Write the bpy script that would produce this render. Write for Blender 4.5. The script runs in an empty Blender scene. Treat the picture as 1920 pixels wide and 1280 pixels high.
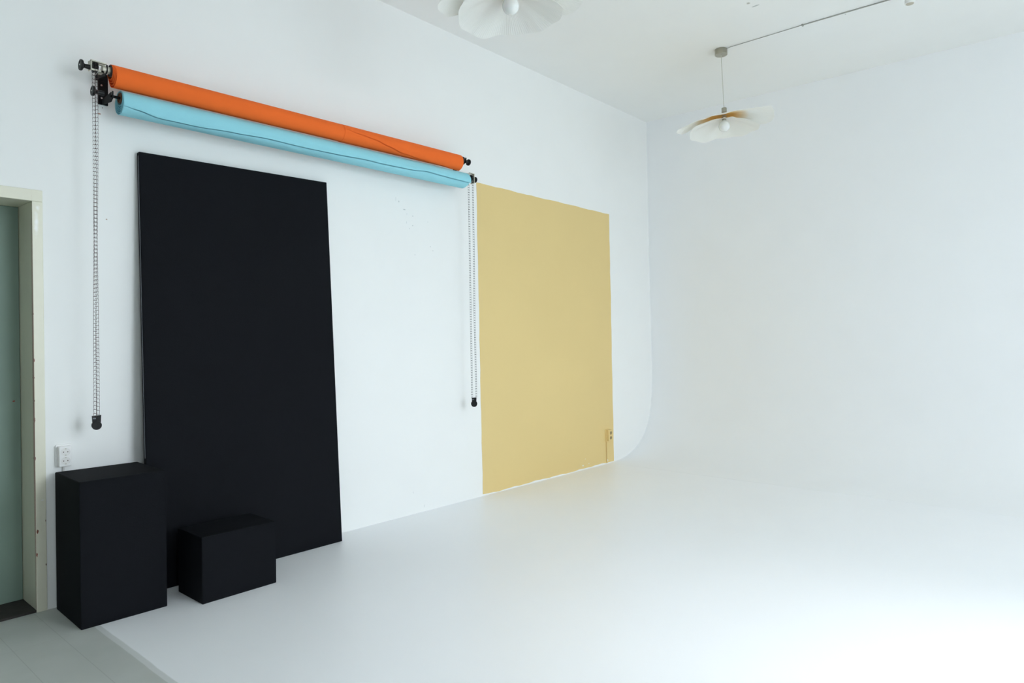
import bpy, bmesh, math
from math import sin, cos, pi, radians, sqrt, exp
from mathutils import Vector, Matrix

S = bpy.context.scene
COL = S.collection

# ------------------------------------------------------------------ camera
F_PX, YAW, PITCH, ROLL = 1286.757, 0.8559415, -0.0044574, -0.0093755
CAM = Vector((0.0, -4.20762, 1.40))
fw = Vector((sin(YAW) * cos(PITCH), cos(YAW) * cos(PITCH), sin(PITCH)))
rt = Vector((cos(YAW), -sin(YAW), 0.0))
up = rt.cross(fw)
rt, up = cos(ROLL) * rt + sin(ROLL) * up, -sin(ROLL) * rt + cos(ROLL) * up
cd = bpy.data.cameras.new('camera')
cam = bpy.data.objects.new('camera', cd)
COL.objects.link(cam)
m = Matrix((rt, up, -fw)).transposed().to_4x4()
m.translation = CAM
cam.matrix_world = m
cd.sensor_width = 36.0
cd.lens = 36.0 * F_PX / 1920.0
cd.clip_start = 0.05
S.camera = cam

# ------------------------------------------------------------------ world, light, exposure
ROOM_X0, ROOM_X1 = -3.6, 7.46          # left end, cyclorama wall
ROOM_Y0 = -7.4                         # window wall behind the camera
CEIL = 4.0
WINDOWS = [(-1.00, 0.20, 0.80, 2.20), (2.00, 4.25, 0.80, 3.70), (6.00, 6.45, 0.80, 2.30)]

w = bpy.data.worlds.new('overcast_sky')
S.world = w
w.use_nodes = True
nt = w.node_tree
nt.nodes.clear()
out = nt.nodes.new('ShaderNodeOutputWorld')
bg = nt.nodes.new('ShaderNodeBackground')
tc = nt.nodes.new('ShaderNodeTexCoord')
sp = nt.nodes.new('ShaderNodeSeparateXYZ')
rp = nt.nodes.new('ShaderNodeValToRGB')
mr = nt.nodes.new('ShaderNodeMapRange')
mr.inputs[1].default_value = -1
mr.inputs[2].default_value = 1
nt.links.new(tc.outputs['Generated'], sp.inputs[0])
nt.links.new(sp.outputs['Z'], mr.inputs[0])
nt.links.new(mr.outputs[0], rp.inputs[0])
rp.color_ramp.elements[0].position = 0.46
rp.color_ramp.elements[0].color = (0.46, 0.54, 0.58, 1)
rp.color_ramp.elements[1].position = 0.56
rp.color_ramp.elements[1].color = (0.845, 0.95, 1.04, 1)
nt.links.new(rp.outputs[0], bg.inputs[0])
bg.inputs[1].default_value = 10.6
nt.links.new(bg.outputs[0], out.inputs[0])

sl = bpy.data.lights.new('hazy_sun', 'SUN')          # sun behind thin cloud, facing the windows
sl.energy = 2.6
sl.angle = radians(20)
sl.color = (0.97, 0.98, 1.0)
so = bpy.data.objects.new('hazy_sun', sl)
COL.objects.link(so)
so.rotation_euler = (radians(90 - 37), 0, radians(4))     # light travels towards +Y and down

for (x0, x1, z0, z1) in WINDOWS:       # portals in the window openings
    ld = bpy.data.lights.new('window_portal', 'AREA')
    ld.shape = 'RECTANGLE'
    ld.size = x1 - x0
    ld.size_y = z1 - z0
    ld.cycles.is_portal = True
    lo = bpy.data.objects.new('window_portal', ld)
    COL.objects.link(lo)
    lo.location = ((x0 + x1) / 2, ROOM_Y0 - 0.12, (z0 + z1) / 2)
    lo.rotation_euler = (radians(90), 0, 0)     # shines towards +Y

S.view_settings.view_transform = 'Standard'
S.view_settings.look = 'None'
S.view_settings.gamma = 1.0
S.view_settings.use_curve_mapping = False
S.view_settings.exposure = 0.03
S.cycles.max_bounces = 16
S.cycles.diffuse_bounces = 12
S.cycles.sample_clamp_indirect = 8
S.cycles.use_denoising = True

# ------------------------------------------------------------------ helpers
def tag(o, label=None, cat=None, group=None, kind=None):
    if label: o['label'] = label
    if cat: o['category'] = cat
    if group: o['group'] = group
    if kind: o['kind'] = kind
    return o

def thing(name, label, cat, loc=(0, 0, 0), group=None, rz=0.0):
    o = bpy.data.objects.new(name, None)
    COL.objects.link(o)
    o.empty_display_size = 0.05
    o.location = loc
    o.rotation_euler = (0, 0, rz)
    return tag(o, label, cat, group)

def obj(name, bm, mat, parent=None, smooth=False, bevel=0.0, label=None, recalc=True):
    """Link a bmesh given in WORLD coordinates as one mesh object."""
    if recalc:
        bmesh.ops.recalc_face_normals(bm, faces=bm.faces)
    me = bpy.data.meshes.new(name)
    bm.to_mesh(me)
    bm.free()
    me.materials.append(mat)
    if smooth:
        for f in me.polygons:
            f.use_smooth = True
    o = bpy.data.objects.new(name, me)
    COL.objects.link(o)
    if parent is not None:
        o.parent = parent
        base = parent.matrix_basis.copy()
        q = parent
        while q.parent is not None:
            q = q.parent
            base = q.matrix_basis @ base
        me.transform(base.inverted())
    if bevel:
        b = o.modifiers.new('bevel', 'BEVEL')
        b.width = bevel
        b.segments = 3
        b.limit_method = 'ANGLE'
    if smooth:
        try:
            me.set_sharp_from_angle(angle=radians(35))
        except Exception:
            pass
    if label:
        o['label'] = label
    return o

def bx(bm, x0, x1, y0, y1, z0, z1):
    v = [bm.verts.new(p) for p in ((x0, y0, z0), (x1, y0, z0), (x1, y1, z0), (x0, y1, z0),
                                   (x0, y0, z1), (x1, y0, z1), (x1, y1, z1), (x0, y1, z1))]
    for f in ((0, 3, 2, 1), (4, 5, 6, 7), (0, 1, 5, 4), (1, 2, 6, 5), (2, 3, 7, 6), (3, 0, 4, 7)):
        bm.faces.new([v[i] for i in f])
    return bm

def box(x0, x1, y0, y1, z0, z1):
    return bx(bmesh.new(), x0, x1, y0, y1, z0, z1)

def frame_of(d):
    d = Vector(d).normalized()
    a = Vector((0, 0, 1)) if abs(d.z) < 0.9 else Vector((1, 0, 0))
    u = d.cross(a).normalized()
    return d, u, d.cross(u)

def lathe(bm, origin, axis, prof, n=32, caps=True):
    """prof: list of (distance along axis, radius)."""
    d, u, v = frame_of(axis)
    o = Vector(origin)
    rings = []
    for t, r in prof:
        if r < 1e-6:
            rings.append([bm.verts.new(o + d * t)])
        else:
            rings.append([bm.verts.new(o + d * t + u * r * cos(2 * pi * i / n) + v * r * sin(2 * pi * i / n)) for i in range(n)])
    for a, b in zip(rings, rings[1:]):
        for i in range(n):
            j = (i + 1) % n
            if len(a) == 1 and len(b) == 1:
                continue
            if len(a) == 1:
                bm.faces.new((a[0], b[i], b[j]))
            elif len(b) == 1:
                bm.faces.new((a[i], b[0], a[j]))
            else:
                bm.faces.new((a[i], b[i], b[j], a[j]))
    for ring in ((rings[0], rings[-1]) if caps else ()):
        if len(ring) > 2:
            bm.faces.new(ring)
    return bm

def cyl(bm, a, b, r, n=16, r2=None):
    a, b = Vector(a), Vector(b)
    L = (b - a).length
    return lathe(bm, a, b - a, [(0, r), (L, r if r2 is None else r2)], n)

def tube(bm, pts, r, n=8):
    """Continuous tube through points."""
    pts = [Vector(p) for p in pts]
    rings = []
    for i, p in enumerate(pts):
        d = (pts[min(i + 1, len(pts) - 1)] - pts[max(i - 1, 0)]).normalized()
        if i == 0:
            _, u, v = frame_of(d)
        else:
            u = (u - d * u.dot(d)).normalized()
            v = d.cross(u)
        rings.append([bm.verts.new(p + u * r * cos(2 * pi * k / n) + v * r * sin(2 * pi * k / n)) for k in range(n)])
    for a, b in zip(rings, rings[1:]):
        for i in range(n):
            j = (i + 1) % n
            bm.faces.new((a[i], b[i], b[j], a[j]))
    bm.faces.new(rings[0])
    bm.faces.new(rings[-1])
    return bm

def prism(bm, pts, d):
    """Extrude a closed outline of 3-D points by vector d."""
    d = Vector(d)
    a = [bm.verts.new(p) for p in pts]
    b = [bm.verts.new(Vector(p) + d) for p in pts]
    bm.faces.new(a)
    bm.faces.new(b)
    n = len(a)
    for i in range(n):
        bm.faces.new((a[i], a[(i + 1) % n], b[(i + 1) % n], b[i]))
    return bm

# ------------------------------------------------------------------ materials
def material(name, base, rough=0.6, metal=0.0, spec=0.5, mottling=0.0, mscale=3.0, bump=0.0, bscale=60.0,
             marks=None, plane='XZ', y0=0.0, sub=0.0, coat=0.0):
    mt = bpy.data.materials.new(name)
    mt.use_nodes = True
    t = mt.node_tree
    N, L = t.nodes, t.links
    b = N['Principled BSDF']
    b.inputs['Roughness'].default_value = rough
    b.inputs['Metallic'].default_value = metal
    b.inputs['Specular IOR Level'].default_value = spec
    if sub:
        b.inputs['Subsurface Weight'].default_value = sub
        b.inputs['Subsurface Radius'].default_value = (0.02, 0.015, 0.01)
    geo = N.new('ShaderNodeNewGeometry')
    col = None
    def rgb(c):
        n = N.new('ShaderNodeRGB')
        n.outputs[0].default_value = (*c, 1)
        return n.outputs[0]
    col = rgb(base)
    nz = N.new('ShaderNodeTexNoise')
    nz.inputs['Scale'].default_value = mscale
    nz.inputs['Detail'].default_value = 6
    L.new(geo.outputs['Position'], nz.inputs['Vector'])
    k = mottling if mottling else 0.015
    mrg = N.new('ShaderNodeMapRange')
    mrg.inputs[1].default_value = 0.3
    mrg.inputs[2].default_value = 0.7
    mrg.inputs[3].default_value = 1 - k
    mrg.inputs[4].default_value = 1.0
    L.new(nz.outputs['Fac'], mrg.inputs[0])
    mul = N.new('ShaderNodeVectorMath')
    mul.operation = 'SCALE'
    L.new(col, mul.inputs[0])
    L.new(mrg.outputs[0], mul.inputs['Scale'])
    col = mul.outputs[0]
    if marks:
        for (a, c, ra, rc, colour, soft) in marks:
            sub_ = N.new('ShaderNodeVectorMath')
            sub_.operation = 'SUBTRACT'
            L.new(geo.outputs['Position'], sub_.inputs[0])
            sc_ = N.new('ShaderNodeVectorMath')
            sc_.operation = 'MULTIPLY'
            if plane == 'XZ':
                sub_.inputs[1].default_value = (a, y0, c)
                sc_.inputs[1].default_value = (1 / ra, 40, 1 / rc)
            elif plane == 'XY':
                sub_.inputs[1].default_value = (a, c, 0)
                sc_.inputs[1].default_value = (1 / ra, 1 / rc, 0)
            L.new(sub_.outputs[0], sc_.inputs[0])
            ln = N.new('ShaderNodeVectorMath')
            ln.operation = 'LENGTH'
            L.new(sc_.outputs[0], ln.inputs[0])
            n2 = N.new('ShaderNodeTexNoise')
            n2.inputs['Scale'].default_value = 0.6 / min(ra, rc)
            L.new(geo.outputs['Position'], n2.inputs['Vector'])
            ad = N.new('ShaderNodeMath')
            ad.operation = 'MULTIPLY_ADD'
            L.new(n2.outputs['Fac'], ad.inputs[0])
            ad.inputs[1].default_value = 1.2
            L.new(ln.outputs['Value'], ad.inputs[2])
            m2 = N.new('ShaderNodeMapRange')
            m2.inputs[1].default_value = 1.6 - soft
            m2.inputs[2].default_value = 1.6
            m2.inputs[3].default_value = 1.0
            m2.inputs[4].default_value = 0.0
            L.new(ad.outputs[0], m2.inputs[0])
            mx = N.new('ShaderNodeMix')
            mx.data_type = 'RGBA'
            L.new(m2.outputs[0], mx.inputs[0])
            L.new(col, mx.inputs[6])
            mx.inputs[7].default_value = (*colour, 1)
            col = mx.outputs[2]
    L.new(col, b.inputs['Base Color'])
    if bump:
        n3 = N.new('ShaderNodeTexNoise')
        n3.inputs['Scale'].default_value = bscale
        n3.inputs['Detail'].default_value = 4
        L.new(geo.outputs['Position'], n3.inputs['Vector'])
        bp = N.new('ShaderNodeBump')
        bp.inputs['Strength'].default_value = bump
        bp.inputs['Distance'].default_value = 0.002
        L.new(n3.outputs['Fac'], bp.inputs['Height'])
        L.new(bp.outputs[0], b.inputs['Normal'])
    return mt

GREYM = (0.60, 0.62, 0.62)
wall_marks = [(3.474, 2.500, 0.0019, 0.0192, GREYM, .3), (3.505, 2.485, 0.0050, 0.0080, GREYM, .3),
              (3.560, 2.430, 0.0136, 0.0048, GREYM, .3), (3.586, 2.398, 0.0019, 0.0080, GREYM, .3),
              (3.647, 2.389, 0.0062, 0.0048, GREYM, .3), (3.582, 2.330, 0.0019, 0.0112, GREYM, .3),
              (3.645, 2.312, 0.0062, 0.0048, GREYM, .3), (3.612, 2.285, 0.0037, 0.0040, GREYM, .3),
              (3.808, 2.360, 0.0031, 0.0040, GREYM, .3), (3.835, 2.160, 0.0037, 0.0048, GREYM, .3),
              (3.862, 2.130, 0.0037, 0.0048, GREYM, .3), (3.667, 2.080, 0.0037, 0.0048, GREYM, .3),
              (1.382, 2.664, 0.0099, 0.0048, (.45, .25, .2), .3), (1.398, 2.700, 0.0025, 0.0032, (.3, .2, .2), .3),
              (1.413, 2.084, 0.0043, 0.0040, (.5, .38, .3), .3),
              (3.624, .173, 0.0019, 0.0112, GREYM, .3), (3.741, .045, 0.0025, 0.0128, GREYM, .3)]
M_WALL = material('white_wall_paint', (0.885, 0.884, 0.872), rough=0.55, spec=0.3, mottling=0.012, bump=0.06, bscale=35, marks=wall_marks)
M_GREYW = material('grey_wall_paint', (0.35, 0.36, 0.36), rough=0.6)
M_CYC = material('white_cyclorama_paint', (0.893, 0.90, 0.912), rough=0.41, spec=0.5, mottling=0.012, bump=0.03, bscale=25)
M_CEIL = material('white_ceiling_paint', (0.88, 0.883, 0.868), rough=0.8, spec=0.2, mottling=0.012,
                  marks=[(5.283, -2.098, .022, .016, (.5, .48, .42), .6), (5.365, -2.125, .012, .035, (.55, .57, .56), .3),
                         (5.998, -2.613, .006, .006, (.4, .42, .42), .3)], plane='XY')
M_FRAME = material('cream_gloss_paint', (0.76, 0.735, 0.60), rough=0.35, mottling=0.05, mscale=8,
                   marks=[(1.068, .42, 0.0048, 0.0110, (.22, .07, .04), .2), (1.064, .30, 0.0036, 0.0121, (.30, .08, .04), .2),
                          (1.0615, 1.00, 0.0030, 0.0110, (.25, .07, .05), .2), (1.061, 1.22, 0.0024, 0.0066, (.2, .08, .06), .2),
                          (1.062, 1.31, 0.0024, 0.0099, (.25, .06, .05), .2), (1.061, 1.10, 0.0024, 0.0055, (.2, .08, .06), .2),
                          (1.061, .80, 0.0030, 0.0099, (.2, .07, .06), .2), (1.061, 1.55, 0.0018, 0.0055, (.25, .1, .08), .2),
                          (1.09, .58, 0.0084, 0.0033, (.80, .80, .76), .3), (1.104, .24, 0.0030, 0.0066, (.15, .09, .07), .2),
                          (1.104, .47, 0.0018, 0.0066, (.2, .1, .08), .2)                           ,(1.0600, 1.05, .0016, 1.2, (.50, .30, .24), .5), (1.078, 2.02, .012, .09, (.90, .90, .87), .9), (1.085, 2.10, .012, .02, (.90, .90, .87), .9)])
M_DOOR = material('sage_green_door_paint', (0.19, 0.265, 0.22), rough=0.5, mottling=0.06, mscale=5,
                  marks=[(1.028, 1.088, .006, .004, (.25, .03, .02), .2)], y0=0.235)
M_SILL = material('dark_threshold', (0.03, 0.025, 0.022), rough=0.8, mottling=0.3, mscale=20)
M_BLACK = material('matt_black_paint', (0.0055, 0.0062, 0.0085), rough=0.8, spec=0.12, mottling=0.1, mscale=30, bump=0.2, bscale=220)
M_EDGE = material('worn_grey_edge', (0.16, 0.17, 0.19), rough=0.5)
M_GOLD = material('gold_wall_paint', (0.79, 0.60, 0.275), rough=0.6, spec=0.3, mottling=0.03, mscale=1.2, bump=0.06, bscale=35,
                  marks=[(5.976, .045, .014, .008, (.85, .86, .84), .2), (6.085, .052, .007, .005, (.85, .86, .84), .2),
                         (6.452, .035, .008, .014, (.85, .86, .84), .2), (6.02, .11, .005, .004, (.85, .86, .84), .2)])
M_GOLDD = material('gold_painted_socket_face', (0.30, 0.22, 0.10), rough=0.5)
M_ORANGE = material('orange_backdrop_paper', (0.93, 0.165, 0.028), rough=0.85, spec=0.2, mottling=0.04, mscale=4, bump=0.12, bscale=300)
M_BLUE = material('sky_blue_backdrop_paper', (0.32, 0.69, 0.79), rough=0.85, spec=0.2, mottling=0.04, mscale=4, bump=0.12, bscale=300)
M_PLASTIC = material('black_plastic', (0.006, 0.0065, 0.007), rough=0.42, spec=0.3)
M_STEEL_B = material('black_coated_steel', (0.004, 0.004, 0.005), rough=0.6, spec=0.2)
M_CORE = material('dark_cardboard_core', (0.05, 0.045, 0.045), rough=0.8)
M_BROWN = material('brown_cardboard_core', (0.18, 0.09, 0.05), rough=0.9)
M_BEIGE = material('beige_plated_metal', (0.55, 0.53, 0.44), rough=0.4, metal=0.3)
M_SCREW = material('bright_screw_steel', (0.7, 0.72, 0.72), rough=0.3, metal=0.9)
M_CHAIN = material('dark_chain_wire', (0.10, 0.06, 0.055), rough=0.45, metal=0.5)
M_CHAING = material('grey_chain_wire', (0.045, 0.042, 0.045), rough=0.45, metal=0.5)
M_SOCKET = material('white_socket_plastic', (0.86, 0.85, 0.84), rough=0.3)
M_HOLE = material('socket_hole', (0.06, 0.03, 0.02), rough=0.6)
M_RECESS = material('socket_recess_plastic', (0.78, 0.76, 0.74), rough=0.35)
M_NICKEL = material('brushed_nickel', (0.42, 0.40, 0.33), rough=0.35, metal=0.75)
M_WIRE = material('grey_cable', (0.36, 0.36, 0.33), rough=0.5)
M_CORD = material('pale_pendant_cord', (0.55, 0.54, 0.46), rough=0.5)
M_BULB = material('opal_bulb_glass', (0.86, 0.87, 0.86), rough=0.12, sub=0.3)
M_FIT = material('white_fitting', (0.80, 0.80, 0.78), rough=0.4)
M_FITB = material('beige_fitting_lens', (0.50, 0.45, 0.36), rough=0.4)

def shade_material(name, colour, inner=None):
    mt = bpy.data.materials.new(name)
    mt.use_nodes = True
    N, L = mt.node_tree.nodes, mt.node_tree.links
    b = N['Principled BSDF']
    b.inputs['Roughness'].default_value = 0.8
    b.inputs['Specular IOR Level'].default_value = 0.2
    tcn = N.new('ShaderNodeTexCoord')
    sx = N.new('ShaderNodeSeparateXYZ')
    L.new(tcn.outputs['Object'], sx.inputs[0])
    at = N.new('ShaderNodeMath')
    at.operation = 'ARCTAN2'
    L.new(sx.outputs[1], at.inputs[0])
    L.new(sx.outputs[0], at.inputs[1])
    ml = N.new('ShaderNodeMath')
    ml.operation = 'MULTIPLY'
    ml.inputs[1].default_value = 150.0
    L.new(at.outputs[0], ml.inputs[0])
    sn = N.new('ShaderNodeMath')
    sn.operation = 'SINE'
    L.new(ml.outputs[0], sn.inputs[0])
    bp = N.new('ShaderNodeBump')
    bp.inputs['Strength'].default_value = 0.35
    bp.inputs['Distance'].default_value = 0.002
    L.new(sn.outputs[0], bp.inputs['Height'])
    L.new(bp.outputs[0], b.inputs['Normal'])
    b.inputs['Base Color'].default_value = (*colour, 1)
    tr = N.new('ShaderNodeBsdfTranslucent')
    tr.inputs[0].default_value = (*colour, 1)
    mx = N.new('ShaderNodeMixShader')
    mx.inputs[0].default_value = 0.3
    if inner:                                   # golden light bounced in the fold, painted into the centre, fading outwards
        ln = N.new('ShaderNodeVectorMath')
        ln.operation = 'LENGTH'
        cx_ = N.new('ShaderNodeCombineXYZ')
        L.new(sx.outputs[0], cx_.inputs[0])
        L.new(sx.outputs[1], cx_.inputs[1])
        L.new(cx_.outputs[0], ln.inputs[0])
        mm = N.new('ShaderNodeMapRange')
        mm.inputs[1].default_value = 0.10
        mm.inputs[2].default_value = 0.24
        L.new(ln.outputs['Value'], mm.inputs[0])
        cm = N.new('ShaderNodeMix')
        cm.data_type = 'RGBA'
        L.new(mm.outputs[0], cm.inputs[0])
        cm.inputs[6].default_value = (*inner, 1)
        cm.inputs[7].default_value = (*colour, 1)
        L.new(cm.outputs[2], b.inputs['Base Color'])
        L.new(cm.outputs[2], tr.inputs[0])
    L.new(b.outputs[0], mx.inputs[1])
    L.new(tr.outputs[0], mx.inputs[2])
    L.new(mx.outputs[0], N['Material Output'].inputs[0])
    return mt
M_SHADE = shade_material('pleated_white_shade', (0.97, 0.97, 0.95))
M_SHADE2 = shade_material('gold_bounce_painted_shade', (0.97, 0.97, 0.95), inner=(0.90, 0.62, 0.22))

def floor_material():
    mt = bpy.data.materials.new('painted_studio_floor')
    mt.use_nodes = True
    N, L = mt.node_tree.nodes, mt.node_tree.links
    b = N['Principled BSDF']
    geo = N.new('ShaderNodeNewGeometry')
    sx = N.new('ShaderNodeSeparateXYZ')
    L.new(geo.outputs['Position'], sx.inputs[0])
    def noise(scale, detail=5):
        n = N.new('ShaderNodeTexNoise')
        n.inputs['Scale'].default_value = scale
        n.inputs['Detail'].default_value = detail
        L.new(geo.outputs['Position'], n.inputs['Vector'])
        return n.outputs['Fac']
    def math_(op, a, b_, c=None):
        n = N.new('ShaderNodeMath')
        n.operation = op
        for i, v in enumerate((a, b_, c)):
            if v is None: continue
            if isinstance(v, (int, float)): n.inputs[i].default_value = v
            else: L.new(v, n.inputs[i])
        return n.outputs[0]
    def ramp(v, a, b_, lo, hi):
        n = N.new('ShaderNodeMapRange')
        L.new(v, n.inputs[0])
        n.inputs[1].default_value, n.inputs[2].default_value = a, b_
        n.inputs[3].default_value, n.inputs[4].default_value = lo, hi
        return n.outputs[0]
    def mix(f, a, b_):
        n = N.new('ShaderNodeMix')
        n.data_type = 'RGBA'
        if isinstance(f, float): n.inputs[0].default_value = f
        else: L.new(f, n.inputs[0])
        for i, v in ((6, a), (7, b_)):
            if isinstance(v, tuple): n.inputs[i].default_value = (*v, 1)
            else: L.new(v, n.inputs[i])
        return n.outputs[2]
    # grey tiles with joints
    g = mix(ramp(noise(2.2), .35, .65, 0., 1.), (0.48, 0.50, 0.465), (0.55, 0.565, 0.535))
    g = mix(ramp(noise(30.), .45, .75, 0., .35), g, (0.52, 0.53, 0.51))
    xs = math_('ADD', sx.outputs[0], -0.855 + 1.92)
    fx = math_('ABSOLUTE', math_('SUBTRACT', math_('FRACT', math_('ADD', math_('DIVIDE', xs, 0.192), 0.5), 0), 0.5), 0)
    jx = ramp(fx, 0.004, 0.012, 0.30, 0.)
    g = mix(jx, g, (0.20, 0.21, 0.20))
    ys = math_('FRACT', math_('DIVIDE', sx.outputs[1], 0.9), 0)
    jy = ramp(math_('ABSOLUTE', math_('SUBTRACT', ys, 0.5), 0), 0.002, 0.004, 0.08, 0.)
    g = mix(jy, g, (0.20, 0.21, 0.20))
    # white paint, edge wobbling along x = 1.22, with a thinner first coat strip
    white = mix(ramp(noise(1.5), .3, .7, 0., 1.), (0.89, 0.897, 0.915), (0.90, 0.907, 0.925))
    wob = math_('MULTIPLY_ADD', noise(3.0, 3), 0.016, sx.outputs[0])
    strip = ramp(wob, 1.196, 1.200, 0., 0.42)
    full = ramp(wob, 1.222, 1.227, 0., 1.)
    c = mix(strip, g, white)
    c = mix(full, c, white)
    L.new(c, b.inputs['Base Color'])
    L.new(ramp(noise(4.0), .3, .7, 0.36, 0.46), b.inputs['Roughness'])
    b.inputs['Specular IOR Level'].default_value = 0.5
    bp = N.new('ShaderNodeBump')
    bp.inputs['Strength'].default_value = 0.05
    bp.inputs['Distance'].default_value = 0.002
    L.new(noise(40.), bp.inputs['Height'])
    L.new(bp.outputs[0], b.inputs['Normal'])
    return mt
M_FLOOR = floor_material()

def struct(name, bm, mat, smooth=False, bevel=0.0):
    o = obj(name, bm, mat, smooth=smooth, bevel=bevel)
    o['kind'] = 'structure'
    return o

# ------------------------------------------------------------------ the room
T = 0.30
DX0, DX1, DZ = 0.11, 1.108, 2.195        # outer size of the door frame
struct('floor', box(ROOM_X0 - T, ROOM_X1 + T, ROOM_Y0 - T, T, -0.12, 0.0), M_FLOOR)
struct('ceiling', box(ROOM_X0 - T, ROOM_X1 + T, ROOM_Y0 - T, T, CEIL, CEIL + 0.15), M_CEIL)
b = bmesh.new()                           # the long wall with the door opening
bx(b, ROOM_X0 - T, DX0, 0, T, 0, CEIL)
bx(b, DX1, ROOM_X1 + T, 0, T, 0, CEIL)
bx(b, DX0, DX1, 0, T, DZ, CEIL)
struct('wall_left', b, M_WALL)
# cyclorama wall: cove profile swept along y
prof = [(6.48, 0.0005), (6.60, 0.004), (6.72, 0.013), (6.84, 0.030), (6.95, 0.060), (7.04, 0.096), (7.12, 0.140), (7.20, 0.196),
        (7.27, 0.262), (7.33, 0.345), (7.38, 0.45), (7.415, 0.565), (7.438, 0.70), (7.450, 0.85), (7.452, 1.05),
        (7.435, 1.5), (7.418, 2.0), (7.398, 2.6), (7.385, 3.2), (7.372, CEIL)]
b = bmesh.new()
back = ROOM_X1 + T
pts = [(x, 0.0, z) for x, z in prof] + [(back, 0.0, CEIL), (back, 0.0, -0.0), (6.48, 0.0, 0.0)]
prism(b, pts, (0, ROOM_Y0, 0))
struct('wall_right', b, M_CYC, smooth=True)
# wall behind the camera with windows
b = bmesh.new()
xs = ROOM_X0 - T
Y0, Y1 = ROOM_Y0 - 0.25, ROOM_Y0
for (x0, x1, z0, z1) in WINDOWS:
    bx(b, xs, x0, Y0, Y1, 0, CEIL)
    bx(b, x0, x1, Y0, Y1, 0, z0)
    bx(b, x0, x1, Y0, Y1, z1, CEIL)
    xs = x1
bx(b, xs, ROOM_X1 + T, Y0, Y1, 0, CEIL)
struct('wall_front', b, M_WALL)
struct('wall_far_left', box(ROOM_X0 - T, ROOM_X0, ROOM_Y0, 0, 0, CEIL), M_GREYW)
for i, (x0, x1, z0, z1) in enumerate(WINDOWS):
    b = bmesh.new()
    f = 0.06
    ya, yb = ROOM_Y0 - 0.10, ROOM_Y0 - 0.04
    bx(b, x0, x0 + f, ya, yb, z0, z1); bx(b, x1 - f, x1, ya, yb, z0, z1)
    bx(b, x0 + f, x1 - f, ya, yb, z0, z0 + f); bx(b, x0 + f, x1 - f, ya, yb, z1 - f, z1)
    xm = (x0 + x1) / 2
    bx(b, xm - .03, xm + .03, ya, yb, z0 + f, z1 - f)
    struct('window_%d' % (i + 1), b, M_FRAME)

# door with its frame
d = thing('door_1', None, None, (DX0, 0, 0))
d['kind'] = 'structure'
JX, JZ, JY = 1.060, 2.135, 0.235
b = bmesh.new()
LX = DX0 + (DX1 - JX)
for (xa, xb) in ((JX, DX1), (DX0, LX)):
    bx(b, xa, xb, -0.006, JY + 0.02, 0, JZ)
bx(b, DX0, DX1, -0.006, JY + 0.02, JZ, DZ)
obj('door_frame', b, M_FRAME, d, bevel=0.003)
b = bmesh.new()                            # rebate the leaf closes against
bx(b, JX - 0.02, JX + 0.04, JY + 0.046, JY + 0.062, 0, JZ)
bx(b, LX - 0.04, LX + 0.02, JY + 0.046, JY + 0.062, 0, JZ)
bx(b, LX - 0.04, JX + 0.04, JY + 0.046, JY + 0.062, JZ - 0.02, JZ + 0.04)
bx(b, LX, JX, JY + 0.046, JY + 0.062, 0, 0.03)
obj('door_stop', b, M_FRAME, d)
obj('door_leaf', box(LX + 0.002, JX - 0.002, JY, JY + 0.045, 0.013, JZ - 0.002), M_DOOR, d, bevel=0.002)
obj('threshold', box(LX, JX, 0.0, JY + 0.06, 0.0, 0.012), M_SILL, d)

# ------------------------------------------------------------------ painted gold field
def wob(t, a, seed):
    return a * (0.5 * sin(37 * t + seed) + 0.3 * sin(91 * t + 2 * seed) + 0.35 * sin(13 * t + 3 * seed))
b = bmesh.new()
TL, TR, BR, BL = (4.386, 2.780), (6.522, 2.778), (6.578, 0.012), (4.431, 0.012)
edge = []
def seg(p, q, n, amp, seed, side):
    for i in range(n):
        t = i / n
        x, z = p[0] + (q[0] - p[0]) * t, p[1] + (q[1] - p[1]) * t
        o = wob(t, amp, seed)
        edge.append((x + (o if side == 'x' else 0), z + (o if side == 'z' else 0)))
seg(BL, BR, 60, 0.006, 1.0, 'z')
seg(BR, TR, 30, 0.005, 2.0, 'x')
seg(TR, TL, 50, 0.004, 3.0, 'z')
seg(TL, BL, 30, 0.004, 5.0, 'x')
prism(b, [(x, -0.0018, z) for x, z in edge], (0, 0.0014, 0))
g = obj('painted_panel', b, M_GOLD)
tag(g, 'large mustard gold rectangle painted on the white wall right of the paper rolls', 'painted panel')

# ------------------------------------------------------------------ black board and plinths
def board():
    t = thing('backdrop_board', 'tall matt black board leaning on the wall behind the two black boxes', 'board', (2.19, -0.15, 0))
    th = 0.035
    bl, br, tr, tl = Vector((1.548, -0.175, 0.001)), Vector((2.820, -0.178, 0.001)), Vector((2.817, -0.040, 2.515)), Vector((1.572, -0.041, 2.485))
    n = (br - bl).cross(tl - bl).normalized()
    if n.y < 0: n = -n
    bb = bmesh.new()
    off = n * th
    lift = Vector((0, 0, 0.0))
    prism(bb, [bl, br, tr, tl], off + lift)
    o = obj('panel', bb, M_BLACK, t, bevel=0.002)
    # worn strip of laminate showing along the left edge
    e = bmesh.new()
    a0, a1 = bl.lerp(tl, 0.30), bl.lerp(tl, 0.992)
    s = Vector((-0.0025, 0, 0))
    prism(e, [a0 + n * 0.010 + s, a0 + n * 0.014 + s, a1 + n * 0.014 + s, a1 + n * 0.010 + s], (0.003, 0, 0))
    obj('edge_band', e, M_EDGE, t, label='thin worn grey edge strip')
board()

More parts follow.
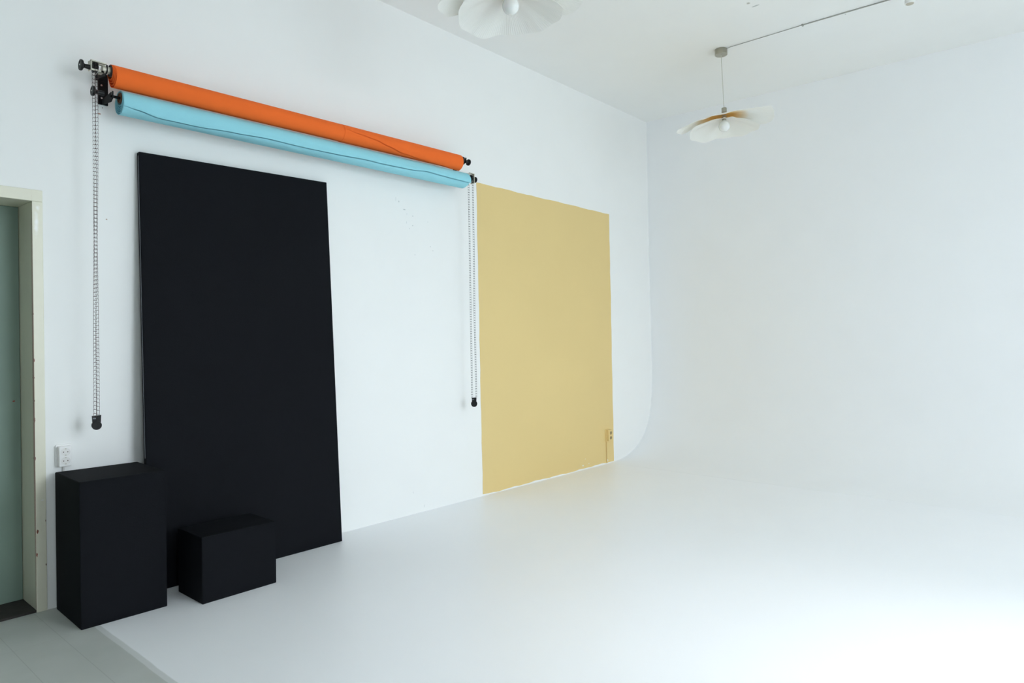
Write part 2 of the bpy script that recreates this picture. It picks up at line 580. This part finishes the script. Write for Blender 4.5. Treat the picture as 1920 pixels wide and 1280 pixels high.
def plinth_mesh(label, x0, x1, y0, y1, h, rz=0.0):
    cx, cy = (x0 + x1) / 2, (y0 + y1) / 2
    bb = box(x0 - cx, x1 - cx, y0 - cy, y1 - cy, 0.0, h)
    bmesh.ops.bevel(bb, geom=list(bb.edges), offset=0.0025, segments=2, affect='EDGES')
    o = obj('display_plinth', bb, M_BLACK)
    o.location = (cx, cy, 0)
    o.rotation_euler = (0, 0, rz)
    tag(o, label, 'plinth')
plinth_mesh('tall matt black box plinth by the door frame, under the white socket', 1.1375, 1.5395, -0.437, -0.035, 0.72, radians(-1.2))
plinth_mesh('low matt black box plinth on the floor in front of the leaning board', 1.664, 2.094, -0.567, -0.274, 0.356)

# ------------------------------------------------------------------ backdrop rolls
def roll(name, label, x0, x1, zc0, zc1, yc, rc, ro, turns, sag, mat, core_mat, stagger, seam, cut, flap=0.007, gap=0.003):
    """Spiral of paper round a core; axis runs from (x0,yc,zc0) to (x1,yc,zc1)."""
    t = thing(name, label, 'backdrop roll', (x0, yc, zc0))
    L = x1 - x0
    def axis_z(x): return zc0 + (zc1 - zc0) * (x - x0) / L
    bb = bmesh.new()
    # inner wound layers, shown at the ends as nested rings that sag below the core
    for k in range(turns):
        f = (k + 1) / turns
        r = rc + (ro - rc) * f - (0.002 if k == turns - 1 else 0)
        s = -sag * f
        xs_ = x0 + stagger[k]
        n, m_ = 48, 24
        th = 0.0022
        grids = []
        for rr in (r, r - th):
            grid = []
            for j in range(m_ + 1):
                u = j / m_
                ring = []
                for i in range(n):
                    a = 2 * pi * i / n
                    dz, dy = cos(a), -sin(a)       # a=0 top, a=90deg front (towards -y)
                    down = max(0.0, -dz)
                    xe = x1 - cut * down ** 2.5 - 0.001 * (turns - k)
                    x = xs_ + (xe - xs_) * u
                    ring.append(bb.verts.new((x, yc + rr * dy, axis_z(x) + s + rr * dz)))
                grid.append(ring)
            grids.append(grid)
        for g_ in grids:
            for j in range(m_):
                for i in range(n):
                    bb.faces.new((g_[j][i], g_[j][(i + 1) % n], g_[j + 1][(i + 1) % n], g_[j + 1][i]))
        for j in (0, m_):
            for i in range(n):
                bb.faces.new((grids[0][j][i], grids[0][j][(i + 1) % n], grids[1][j][(i + 1) % n], grids[1][j][i]))
    o = obj('paper', bb, mat, t, smooth=True)
    # outermost lap of paper: its free edge wanders along the roll, leaving a narrow open seam
    def seam_a(x):
        for (p, ap), (q, aq) in zip(seam, seam[1:]):
            if p <= x <= q:
                u = (x - p) / (q - p)
                u = u * u * (3 - 2 * u)
                return radians(ap + (aq - ap) * u)
        return radians(seam[-1][1])
    R = ro
    def lap(name, lower, xb):
        fb = bmesh.new()
        nx, na = 120, 44
        xa = seam[0][0]
        outer, inner = [], []
        for j in range(nx + 1):
            x = xa + (xb - xa) * j / nx
            ae = seam_a(min(x, seam[-1][0]))
            fade = min(1.0, (x - xa) / (0.12 if len(seam) > 10 else 0.5) + 0.15)
            a0, a1 = (-1.7, ae) if not lower else (ae + gap * min(1, fade * 1.5) / R, 4.35)
            ro_, ri_ = [], []
            for i in range(na + 1):
                u = i / na
                a = a0 + (a1 - a0) * u
                w_ = (1 - u) if lower else u
                lift = 0.0006 + (flap * (0.8 if lower else 1.0)) * fade * max(0.0, (w_ - 0.6) / 0.4) ** 1.3
                for lst, rr in ((ro_, R - 0.0005 + lift), (ri_, R - 0.0017 + lift)):
                    lst.append(fb.verts.new((x, yc - rr * sin(a), axis_z(x) - sag + rr * cos(a))))
            outer.append(ro_); inner.append(ri_)
        for j in range(nx):
            for i in range(na):
                fb.faces.new((outer[j][i], outer[j][i + 1], outer[j + 1][i + 1], outer[j + 1][i]))
                fb.faces.new((inner[j][i], inner[j + 1][i], inner[j + 1][i + 1], inner[j][i + 1]))
            fb.faces.new((outer[j][na], inner[j][na], inner[j + 1][na], outer[j + 1][na]))
            fb.faces.new((outer[j][0], outer[j + 1][0], inner[j + 1][0], inner[j][0]))
        for j in (0, nx):
            for i in range(na):
                fb.faces.new((outer[j][i], outer[j][i + 1], inner[j][i + 1], inner[j][i]))
        obj(name, fb, mat, t, smooth=True)
    lap('loose_flap', False, seam[-1][0])
    lap('outer_lap', True, seam[-1][0] - cut * 0.75)
    # hollow core tube
    cb = bmesh.new()
    n = 32
    ca, cbx = Vector((x0 + stagger[0] - 0.004, yc, axis_z(x0))), Vector((x1 - 0.006, yc, axis_z(x1)))
    dd = (cbx - ca)
    Lc = dd.length
    lathe(cb, ca, dd, [(0.005, 0.0), (0.005, rc - 0.009), (0.0, rc - 0.009), (0.0, rc - 0.0035), (Lc, rc - 0.0035), (Lc, rc - 0.009), (Lc - 0.03, rc - 0.009), (Lc - 0.03, 0)], n)
    obj('core_tube', cb, core_mat, t, smooth=True)
    return t

def knob(parent, tip, base, r, rs=0.009):
    """Round dished adjusting knob: disc at tip, stem running to base."""
    tip, base = Vector(tip), Vector(base)
    dd = base - tip
    L = dd.length
    kb = bmesh.new()
    lathe(kb, tip, dd, [(0.000, 0.004), (0.001, r * 0.55), (-0.002, r * 0.72), (-0.001, r * 0.96), (0.004, r), (0.010, r * 0.93), (0.014, r * 0.55),
                        (0.022, rs * 1.15), (L * 0.8, rs * 1.45), (L, rs * 1.45)], 28)
    o = obj('knob', kb, M_PLASTIC, parent, smooth=True)
    sb = bmesh.new()
    lathe(sb, tip - dd.normalized() * 0.0035, dd, [(0, 0), (0, 0.0035), (0.004, 0.004)], 12)
    obj('screw', sb, M_SCREW, o)
    return o

def chain_wheel(parent, c, r, teeth=10):
    c = Vector(c)
    wb = bmesh.new()
    for s in (-1, 1):                               # two flanges with teeth
        pts = []
        for i in range(teeth * 4):
            a = 2 * pi * i / (teeth * 4)
            rr = r * (1.0 if (i % 4) in (0, 1) else 0.84)
            pts.append(c + Vector((s * 0.007 - 0.0015, rr * cos(a), rr * sin(a))))
        prism(wb, pts, (0.003, 0, 0))
    cyl(wb, c - Vector((0.012, 0, 0)), c + Vector((0.012, 0, 0)), r * 0.62, 20)
    return obj('chain_wheel', wb, M_PLASTIC, parent)

# --- orange roll (top) ---
OY, OX0, OX1 = -0.160, 1.385, 4.012
OZ0, OZ1 = 2.858, 2.885
orange = roll('orange_paper_roll', 'bright orange paper backdrop roll on the upper wall hooks', OX0, OX1, OZ0, OZ1, OY,
              0.034, 0.0605, 4, 0.026, M_ORANGE, M_CORE, [0.000, 0.005, 0.010, 0.014],
              [(2.85, 72), (2.97, 85), (3.10, 95), (3.23, 115), (3.38, 137), (3.58, 148), (3.80, 156), (3.94, 176), (4.008, 180)], 0.04, flap=0.010, gap=0.0042)
knob(orange, (1.242, OY, 2.851), (1.288, OY, 2.850), 0.029)
chain_wheel(orange, (1.312, OY, 2.856), 0.031)
pb = bmesh.new()
lathe(pb, (1.345, OY, 2.858), (1, 0, 0.008), [(0, 0.0), (0, 0.019), (0.041, 0.019), (0.05, 0.015), (0.05, 0)], 28)
obj('end_plug', pb, M_BEIGE, orange, smooth=True, label='beige end plug')
pb = bmesh.new()
lathe(pb, (OX1 - 0.008, OY, OZ1), (1, 0, 0.0), [(0, 0), (0, 0.027), (0.030, 0.027), (0.034, 0.030), (0.055, 0.030), (0.057, 0.012), (0.08, 0.010), (0.08, 0)], 24)
obj('end_plug', pb, M_PLASTIC, orange, smooth=True)
knob(orange, (4.130, OY, 2.880), (4.085, OY, 2.882), 0.027)
# beige chain guard: a strap frame round the wheel
gb = bmesh.new()
bx(gb, 1.286, 1.290, OY - 0.022, OY + 0.022, 2.835, 2.884)
bx(gb, 1.286, 1.362, OY - 0.022, OY - 0.008, 2.880, 2.886)
bx(gb, 1.286, 1.362, OY + 0.008, OY + 0.022, 2.880, 2.886)
bx(gb, 1.286, 1.348, OY - 0.024, OY - 0.018, 2.832, 2.840)
bx(gb, 1.334, 1.348, OY - 0.024, OY + 0.024, 2.832, 2.840)
obj('chain_guard', gb, M_BEIGE, orange, label='beige metal chain guard')

# --- blue roll (below) ---
BY, BX0, BX1 = -0.150, 1.432, 4.096
BZ0, BZ1 = 2.728, 2.747
blue = roll('blue_paper_roll', 'pale sky blue paper backdrop roll on the lower wall hooks', BX0, BX1, BZ0, BZ1, BY,
            0.031, 0.064, 5, 0.026, M_BLUE, M_BROWN, [0.003, 0.002, 0.001, 0.001, 0.0],
            [(1.434, 115), (1.50, 119), (1.625, 133), (1.82, 133), (2.035, 124), (2.27, 117), (2.53, 120), (2.76, 118), (3.05, 112), (3.16, 114), (3.455, 111), (3.60, 101), (3.72, 105), (3.90, 108), (4.092, 111)], 0.03, flap=0.014, gap=0.0052)
rb = bmesh.new()
cyl(rb, (1.385, BY, 2.728), (1.455, BY, 2.728), 0.0075, 12)
obj('axle', rb, M_STEEL_B, blue, smooth=True)
knob(blue, (1.300, BY, 2.733), (1.356, BY, 2.732), 0.027)
chain_wheel(blue, (4.160, BY, 2.754), 0.027)
pb = bmesh.new()
lathe(pb, (BX1 - 0.01, BY, BZ1), (1, 0, 0.1), [(0, 0), (0, 0.024), (0.034, 0.024), (0.036, 0.012), (0.085, 0.010), (0.085, 0)], 24)
obj('end_plug', pb, M_PLASTIC, blue, smooth=True)
knob(blue, (4.218, BY, 2.750), (4.190, BY, 2.751), 0.025)
gb = bmesh.new()
bx(gb, 4.128, 4.190, BY - 0.020, BY - 0.010, 2.790, 2.795)
bx(gb, 4.128, 4.190, BY + 0.010, BY + 0.020, 2.790, 2.795)
bx(gb, 4.185, 4.190, BY - 0.020, BY + 0.020, 2.715, 2.795)
bx(gb, 4.174, 4.190, BY - 0.018, BY + 0.018, 2.712, 2.717)
obj('chain_guard', gb, M_BEIGE, blue, label='beige metal chain guard')

# --- wall brackets ---
def bracket(label, px0, px1, pz0, pz1, hooks, s):
    t = thing('wall_bracket', label, 'bracket', ((px0 + px1) / 2, 0, pz0), 'wall brackets of the paper rolls')
    bb = box(px0, px1, -0.012, -0.0002, pz0, pz1)
    obj('wall_plate', bb, M_STEEL_B, t, bevel=0.001)
    for z in (pz0 + 0.035, (pz0 + pz1) / 2 + 0.02, pz1 - 0.02):
        sb = bmesh.new()
        lathe(sb, ((px0 + px1) / 2 - 0.008, -0.012, z), (0, -1, 0), [(0, 0), (0, 0.005), (0.002, 0.004), (0.002, 0)], 12)
        obj('screw', sb, M_SCREW, t)
    for (hx, hy, hz) in hooks:
        # steel arm with a gusset and an open hook carrying the axle
        hb = bmesh.new()
        base = px1 - 0.012 if s > 0 else px0 + 0.012
        pts = [(hx, -0.012, hz - 0.014), (hx, -0.012, hz + 0.012), (hx, hy + 0.016, hz + 0.022), (hx, hy + 0.006, hz + 0.024), (hx, hy + 0.008, hz + 0.002),
               (hx, hy, hz - 0.008), (hx, hy - 0.010, hz + 0.004), (hx, hy - 0.012, hz + 0.026), (hx, hy - 0.022, hz + 0.022), (hx, hy - 0.020, hz - 0.012), (hx, hy + 0.01, hz - 0.028)]
        prism(hb, pts, (0.005 * s, 0, 0))
        lo, hi = sorted((base, hx + 0.005 * s))
        if hi - lo > 0.001:
            bx(hb, lo, hi, -0.014, -0.010, hz - 0.014, hz + 0.012)
        obj('hook', hb, M_STEEL_B, t)
    return t
bracket('black steel wall bracket holding the left ends of both paper rolls', 1.375, 1.424, 2.715, 2.885,
        [(1.362, OY, 2.856), (1.392, BY, 2.728)], 1)
bracket('black steel wall bracket behind the right ends of both paper rolls', 4.100, 4.135, 2.745, 2.915,
        [(4.082, OY, 2.884), (4.150, BY, 2.752)], -1)

# --- pull chains ---
def pull_chain(label, x, yc, ztop, zbot, rw, twist, wx, mat, r=0.00095, rung=1.3):
    """Ladder chain looped over a wheel with a weight hanging in the loop."""
    t = thing('pull_chain', label, 'chain', (x, yc, ztop), 'pull chains of the paper rolls')
    hw, pitch = 0.0080, 0.0205
    # centre line of the loop
    pts = []
    n = int((ztop - zbot) / pitch)
    def pos(s, u):           # s=-1 near strand, +1 far strand; u 0..1 from top to bottom
        tw = twist * u
        ox = s * rw * sin(tw) + (wx - x) * u + 0.0015 * sin(9 * u + s)
        oy = s * rw * cos(tw) + 0.0015 * sin(7 * u + 2 * s)
        return Vector((x + ox, yc + oy, ztop + (zbot - ztop) * u)), tw
    bb = bmesh.new()
    def link(c0, d0, c1, d1):
        a = c0 + d0 * hw
        b_ = c0 - d0 * hw
        a1 = c1 + d1 * (hw * 0.78)
        b1 = c1 - d1 * (hw * 0.78)
        cyl(bb, a, a1, r, 5); cyl(bb, b_, b1, r, 5)
        cyl(bb, a, b_, r * rung, 5)
        for q in (a1, b1):   # hooked tips gripping the next rung
            cyl(bb, q, q + Vector((0, -0.0022, 0.001)), r * 1.3, 5)
    for s in (-1, 1):
        for i in range(n):
            u0, u1 = i / n, (i + 1) / n
            sh = 0.5 / n if s > 0 else 0
            p0, t0 = pos(s, min(1, u0 + sh)); p1, t1 = pos(s, min(1, u1 + sh))
            q0 = Vector((cos(t0 * 0.35), -sin(t0 * 0.35), 0)); q1 = Vector((cos(t1 * 0.35), -sin(t1 * 0.35), 0))
            link(p0, q0, p1, q1)
    m_ = max(3, int(pi * rw / pitch) + 1)
    for i in range(m_):
        a0, a1 = pi * i / m_, pi * (i + 1) / m_
        p0 = Vector((x, yc - rw * cos(a0), ztop + rw * sin(a0)))
        p1 = Vector((x, yc - rw * cos(a1), ztop + rw * sin(a1)))
        link(p0, Vector((1, 0, 0)), p1, Vector((1, 0, 0)))
    obj('chain', bb, mat, t)
    return t, pos
def weight(parent, cx, cy, ztop, yaw, width=0.044, rr=0.027):
    """Black plastic weight: block on top of a round housing."""
    M = Matrix.Translation((cx, cy, ztop)) @ Matrix.Rotation(yaw, 4, 'Z')
    wb = bmesh.new()
    hw = width / 2
    prism(wb, [M @ Vector(p) for p in ((-hw, -0.012, 0.0), (hw, -0.012, 0.003), (hw * 0.92, -0.012, -0.034), (-hw * 0.92, -0.012, -0.034))], M.to_3x3() @ Vector((0, 0.024, 0)))
    cz = -0.050
    c0 = M @ Vector((0, -0.014, cz))
    lathe(wb, c0, M.to_3x3() @ Vector((0, 1, 0)), [(0, 0), (0, rr - 0.002), (0.002, rr), (0.026, rr), (0.028, rr - 0.002), (0.028, 0)], 36)
    o = obj('weight', wb, M_PLASTIC, parent, smooth=True)
    rb_ = bmesh.new()                   # raised rib across the housing
    prism(rb_, [M @ Vector(p) for p in ((0.003, -0.0165, -0.010), (0.009, -0.0165, -0.010), (0.012, -0.0165, -0.066), (0.004, -0.0165, -0.066))], M.to_3x3() @ Vector((0, 0.003, 0)))
    obj('rib', rb_, M_PLASTIC, o)
    lb = bmesh.new()
    prism(lb, [M @ Vector(p) for p in ((-0.017, -0.0128, -0.009), (-0.003, -0.0128, -0.009), (-0.003, -0.0128, -0.016), (-0.017, -0.0128, -0.016))], M.to_3x3() @ Vector((0, 0.001, 0)))
    obj('inset', lb, M_EDGE, o, label='small grey inset mark')
t, _ = pull_chain('long ladder pull chain with black weight hanging beside the door', 1.312, OY, 2.852, 1.006, 0.024, 0.62, 1.299, M_CHAIN)
weight(t, 1.299, OY, 1.011, radians(-14), 0.042, 0.0235)
t, _ = pull_chain('ladder pull chain with black weight hanging at the gold panel edge', 4.160, BY, 2.754, 0.895, 0.024, 0.05, 4.178, M_CHAING, 0.00065, 3.4)
weight(t, 4.178, BY, 0.900, radians(-45), 0.040, 0.0265)

# ------------------------------------------------------------------ sockets
def rounded(x0, x1, z0, z1, r, n=5):
    pts = []
    for cx, cz, a0 in ((x1 - r, z1 - r, 0), (x0 + r, z1 - r, 90), (x0 + r, z0 + r, 180), (x1 - r, z0 + r, 270)):
        for i in range(n + 1):
            a = radians(a0 + 90 * i / n)
            pts.append((cx + r * cos(a), cz + r * sin(a)))
    return pts
def socket(label, bx0, bx1, bz0, bz1, fx0, fx1, fz0, fz1, depth, mat, face, hole, cable_to, big):
    t = thing('wall_socket', label, 'socket', ((bx0 + bx1) / 2, 0, bz0))
    bb = bmesh.new()
    prism(bb, [(x, -0.012, z) for x, z in rounded(bx0, bx1, bz0, bz1, 0.008)], (0, 0.0118, 0))
    obj('back_plate', bb, mat, t, bevel=0.002)
    bb = bmesh.new()
    prism(bb, [(x, -depth, z) for x, z in rounded(fx0, fx1, fz0, fz1, 0.005)], (0, depth - 0.008, 0))
    hb = obj('housing', bb, mat, t, bevel=0.003)
    cx = (fx0 + fx1) / 2
    h = fz1 - fz0
    for cz in (fz1 - h * 0.28, fz0 + h * 0.28):
        r = min(0.0205, (fx1 - fx0) * 0.40)
        # ring-shaped rim round a recessed well
        rb_ = bmesh.new()
        lathe(rb_, (cx, -depth - 0.0004, cz), (0, 1, 0), [(0.0, r), (0.0012, r + 0.001), (0.003, r), (0.003, 0)], 32)
        o = obj('outlet', rb_, face, t, smooth=True)
        pb_ = bmesh.new()
        lathe(pb_, (cx, -depth - 0.0025, cz), (0, 1, 0), [(0, r * 0.99), (0, r * 1.08), (0.003, r * 1.08), (0.003, r * 0.99), (0, r * 0.99)], 32, caps=False)
        obj('rim', pb_, mat, o, smooth=True)
        for sx_ in (-1, 1):
            q = bmesh.new()
            lathe(q, (cx + sx_ * 0.0095, -depth - 0.0012, cz), (0, 1, 0), [(0, 0), (0, 0.0028 if big else 0.003), (0.002, 0.0028), (0.002, 0)], 12)
            obj('pin_hole', q, hole, o)
        for sz_ in (-1, 1):
            q = box(cx - 0.0035, cx + 0.0035, -depth - 0.0016, -depth + 0.001, cz + sz_ * (r - 0.004) - 0.0018, cz + sz_ * (r - 0.004) + 0.0018)
            obj('earth_clip', q, M_NICKEL, o)
    q = bmesh.new()
    tube(q, cable_to, 0.0055, 8)
    obj('cable', q, mat if not big else M_RECESS, t, smooth=True)
    return t
socket('white double wall socket between the door frame and the pull chain', 1.150, 1.226, 0.742, 0.860, 1.158, 1.217, 0.746, 0.852, 0.045,
       M_SOCKET, M_RECESS, M_HOLE, [(1.188, -0.008, 0.745), (1.188, -0.008, 0.62), (1.188, -0.008, 0.006)], True)
socket('double wall socket painted gold low on the gold panel', 6.402, 6.498, 0.250, 0.384, 6.410, 6.490, 0.256, 0.378, 0.046,
       M_GOLD, M_GOLDD, M_HOLE, [(6.425, -0.009, 0.256), (6.424, -0.009, 0.18), (6.427, -0.009, 0.10), (6.428, -0.009, 0.012)], False)

# ------------------------------------------------------------------ pendant lamps
def sheet(fn, nr=22, na=144, th=0.0016, r0=0.02):
    bb = bmesh.new()
    layers = []
    for dz in (0, th):
        g_ = []
        for j in range(nr + 1):
            g_.append([bb.verts.new(Vector(fn(r0 / 1.0 + (1 - r0) * j / nr, 2 * pi * i / na)) + Vector((0, 0, dz))) for i in range(na)])
        layers.append(g_)
    for g_ in layers:
        for j in range(nr):
            for i in range(na):
                k = (i + 1) % na
                bb.faces.new((g_[j][i], g_[j][k], g_[j + 1][k], g_[j + 1][i]))
    for j in (0, nr):
        for i in range(na):
            k = (i + 1) % na
            bb.faces.new((layers[0][j][i], layers[0][j][k], layers[1][j][k], layers[1][j][i]))
    return bb

def interp(tab, a):
    """Smooth periodic interpolation of (degrees, value...) rows."""
    a = math.degrees(a) % 360
    n = len(tab)
    for i in range(n):
        p, q = tab[i], tab[(i + 1) % n]
        qa = q[0] + (360 if i == n - 1 else 0)
        aa = a if a >= tab[0][0] else a + 360
        if p[0] <= aa <= qa:
            u = (aa - p[0]) / (qa - p[0])
            u = u * u * (3 - 2 * u)
            return [p[k] + (q[k] - p[k]) * u for k in range(1, len(p))]
    return list(tab[0][1:])

def pendant(label, x, y, zs, view, zceil=CEIL):
    """view: azimuth of the camera's line of sight to the lamp; local +u = screen right, +v = away."""
    t = thing('pendant_lamp', label, 'pendant lamp', (x, y, zceil), 'pendant lamps on the ceiling')
    ca, sa = cos(view), sin(view)
    # u axis (right of viewer) and v axis (away)
    U = Vector((ca, -sa, 0)); V = Vector((sa, ca, 0))
    def P(u, v, z): return Vector((x, y, zs)) + U * u + V * v + Vector((0, 0, z))
    bb = bmesh.new()
    lathe(bb, (x, y, zceil), (0, 0, -1), [(0, 0), (0, 0.053), (0.003, 0.055), (0.050, 0.055), (0.053, 0.052), (0.053, 0)], 40)
    obj('ceiling_rose', bb, M_NICKEL, t, smooth=True)
    bb = bmesh.new()
    cyl(bb, (x, y, zceil - 0.05), Vector((x, y, zs + 0.08)) + U * 0.022, 0.0026, 8)
    obj('cord', bb, M_CORD, t)
    x, y = x + U.x * 0.022, y + U.y * 0.022
    bb = bmesh.new()
    lathe(bb, (x, y, zs + 0.095), (0, 0, -1), [(0, 0), (0, 0.022), (0.002, 0.023), (0.040, 0.023), (0.042, 0.018), (0.07, 0.018), (0.07, 0)], 24)
    obj('lamp_cap', bb, M_NICKEL, t, smooth=True)
    bb = bmesh.new()
    lathe(bb, (x, y, zs + 0.012), (0, 0, -1), [(0, 0), (0, 0.025), (0.010, 0.025), (0.012, 0.020), (0.030, 0.017), (0.030, 0)], 24)
    obj('lamp_holder', bb, M_NICKEL, t, smooth=True)
    bb = bmesh.new()
    R = 0.049
    pr = [(0.0, 0.0), (0.0, 0.014), (0.012, 0.016)]
    c = 0.012 + 0.045
    for i in range(1, 17):
        a = radians(160 - 160 * i / 16)
        pr.append((c - R * cos(a) * -1 * -1 if False else c - R * cos(radians(20 + 160 * i / 16)), R * sin(radians(20 + 160 * i / 16)) if i < 16 else 0.0))
    lathe(bb, (x, y, zs - 0.012), (0, 0, -1), pr, 32)
    obj('bulb', bb, M_BULB, t, smooth=True)
    # lower pleated leaf: a broad drooping petal behind and below the bulb
    # table: angle in the u-v plane (0 = right, 90 = away, 270 = towards viewer), radius, height at the rim
    low = [(0, .32, -.088), (35, .345, -.083), (65, .36, -.088), (95, .365, -.080), (120, .38, -.116), (145, .36, -.122), (180, .32, -.110),
           (215, .29, -.085), (240, .17, -.045), (270, .085, -.018), (320, .15, -.030)]
    def f_low(r, a):
        R_, h = interp(low, a)
        R_ *= 0.95
        s = r ** 1.5
        return P(R_ * r * cos(a), R_ * r * sin(a), -0.004 * (1 - r) + h * s + 0.004 * r * sin(11 * a))
    obj('shade_leaf', sheet(f_low), M_SHADE, t, smooth=True, recalc=True)
    # upper leaf: wider, lifted over the lower one, drooping at the left and curling up at the right
    upp = [(0, .45, -.038), (25, .44, -.034), (60, .36, .02), (100, .33, .02), (140, .34, .0), (170, .42, -.093), (190, .45, -.105), (215, .40, -.096), (240, .34, -.072),
           (270, .34, -.060), (300, .38, -.035), (335, .46, .004)]
    def f_upp(r, a):
        R_, h = interp(upp, a)
        R_ *= 0.94
        s = r ** 1.6
        dome = 0.024 * (1 - r ** 2)
        return P(R_ * r * cos(a), R_ * r * sin(a), dome + 0.004 + h * s + 0.003 * r * sin(13 * a + 1))
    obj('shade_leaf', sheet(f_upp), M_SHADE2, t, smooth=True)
    return t
VIEW1 = math.atan2(5.963, -1.573 + 4.2076)
VIEW2 = math.atan2(3.03, -1.6 + 4.2076)
pendant('complete pendant lamp with wavy white pleated shade near the far corner', 5.963, -1.573, 3.372, VIEW1)
pendant('nearer pendant lamp whose white shade is cut by the top edge', 3.008, -1.582, 3.397, VIEW2)

# cable run along the ceiling to the next fitting
bb = bmesh.new()
zc_ = CEIL - 0.006
tube(bb, [(5.958, -1.62, CEIL - 0.012), (5.957, -1.66, zc_), (5.953, -2.0, zc_), (5.946, -2.294, zc_)], 0.0028, 6)
tube(bb, [(5.946, -2.294, zc_), (5.950, -2.6, zc_), (5.955, -2.92, zc_), (5.955, -3.05, zc_)], 0.0046, 6)
cb_ = obj('ceiling_cable', bb, M_WIRE)
tag(cb_, 'thin grey cable running along the ceiling from the far pendant lamp', 'cable')
bb = bmesh.new()
bx(bb, 5.934, 5.958, -2.300, -2.288, CEIL - 0.014, CEIL - 0.001)
cyl(bb, (5.946, -2.294, CEIL - 0.018), (5.946, -2.294, CEIL - 0.001), 0.004, 8)
c_ = obj('cable_clip', bb, M_WIRE, cb_)
t = thing('ceiling_spotlight', 'small white cylindrical fitting on the ceiling at the top edge', 'light fitting', (5.93, -3.085, CEIL))
bb = bmesh.new()
lathe(bb, (5.93, -3.085, CEIL - 0.0005), (0, 0, -1), [(0, 0), (0, 0.034), (0.088, 0.034), (0.092, 0.031), (0.092, 0)], 32)
obj('housing', bb, M_FIT, t, smooth=True)
bb = bmesh.new()
lathe(bb, (5.93, -3.085, CEIL - 0.0915), (0, 0, -1), [(0, 0), (0, 0.028), (0.003, 0.026), (0.003, 0)], 32)
obj('lens', bb, M_FITB, t, smooth=True, label='beige underside disc')
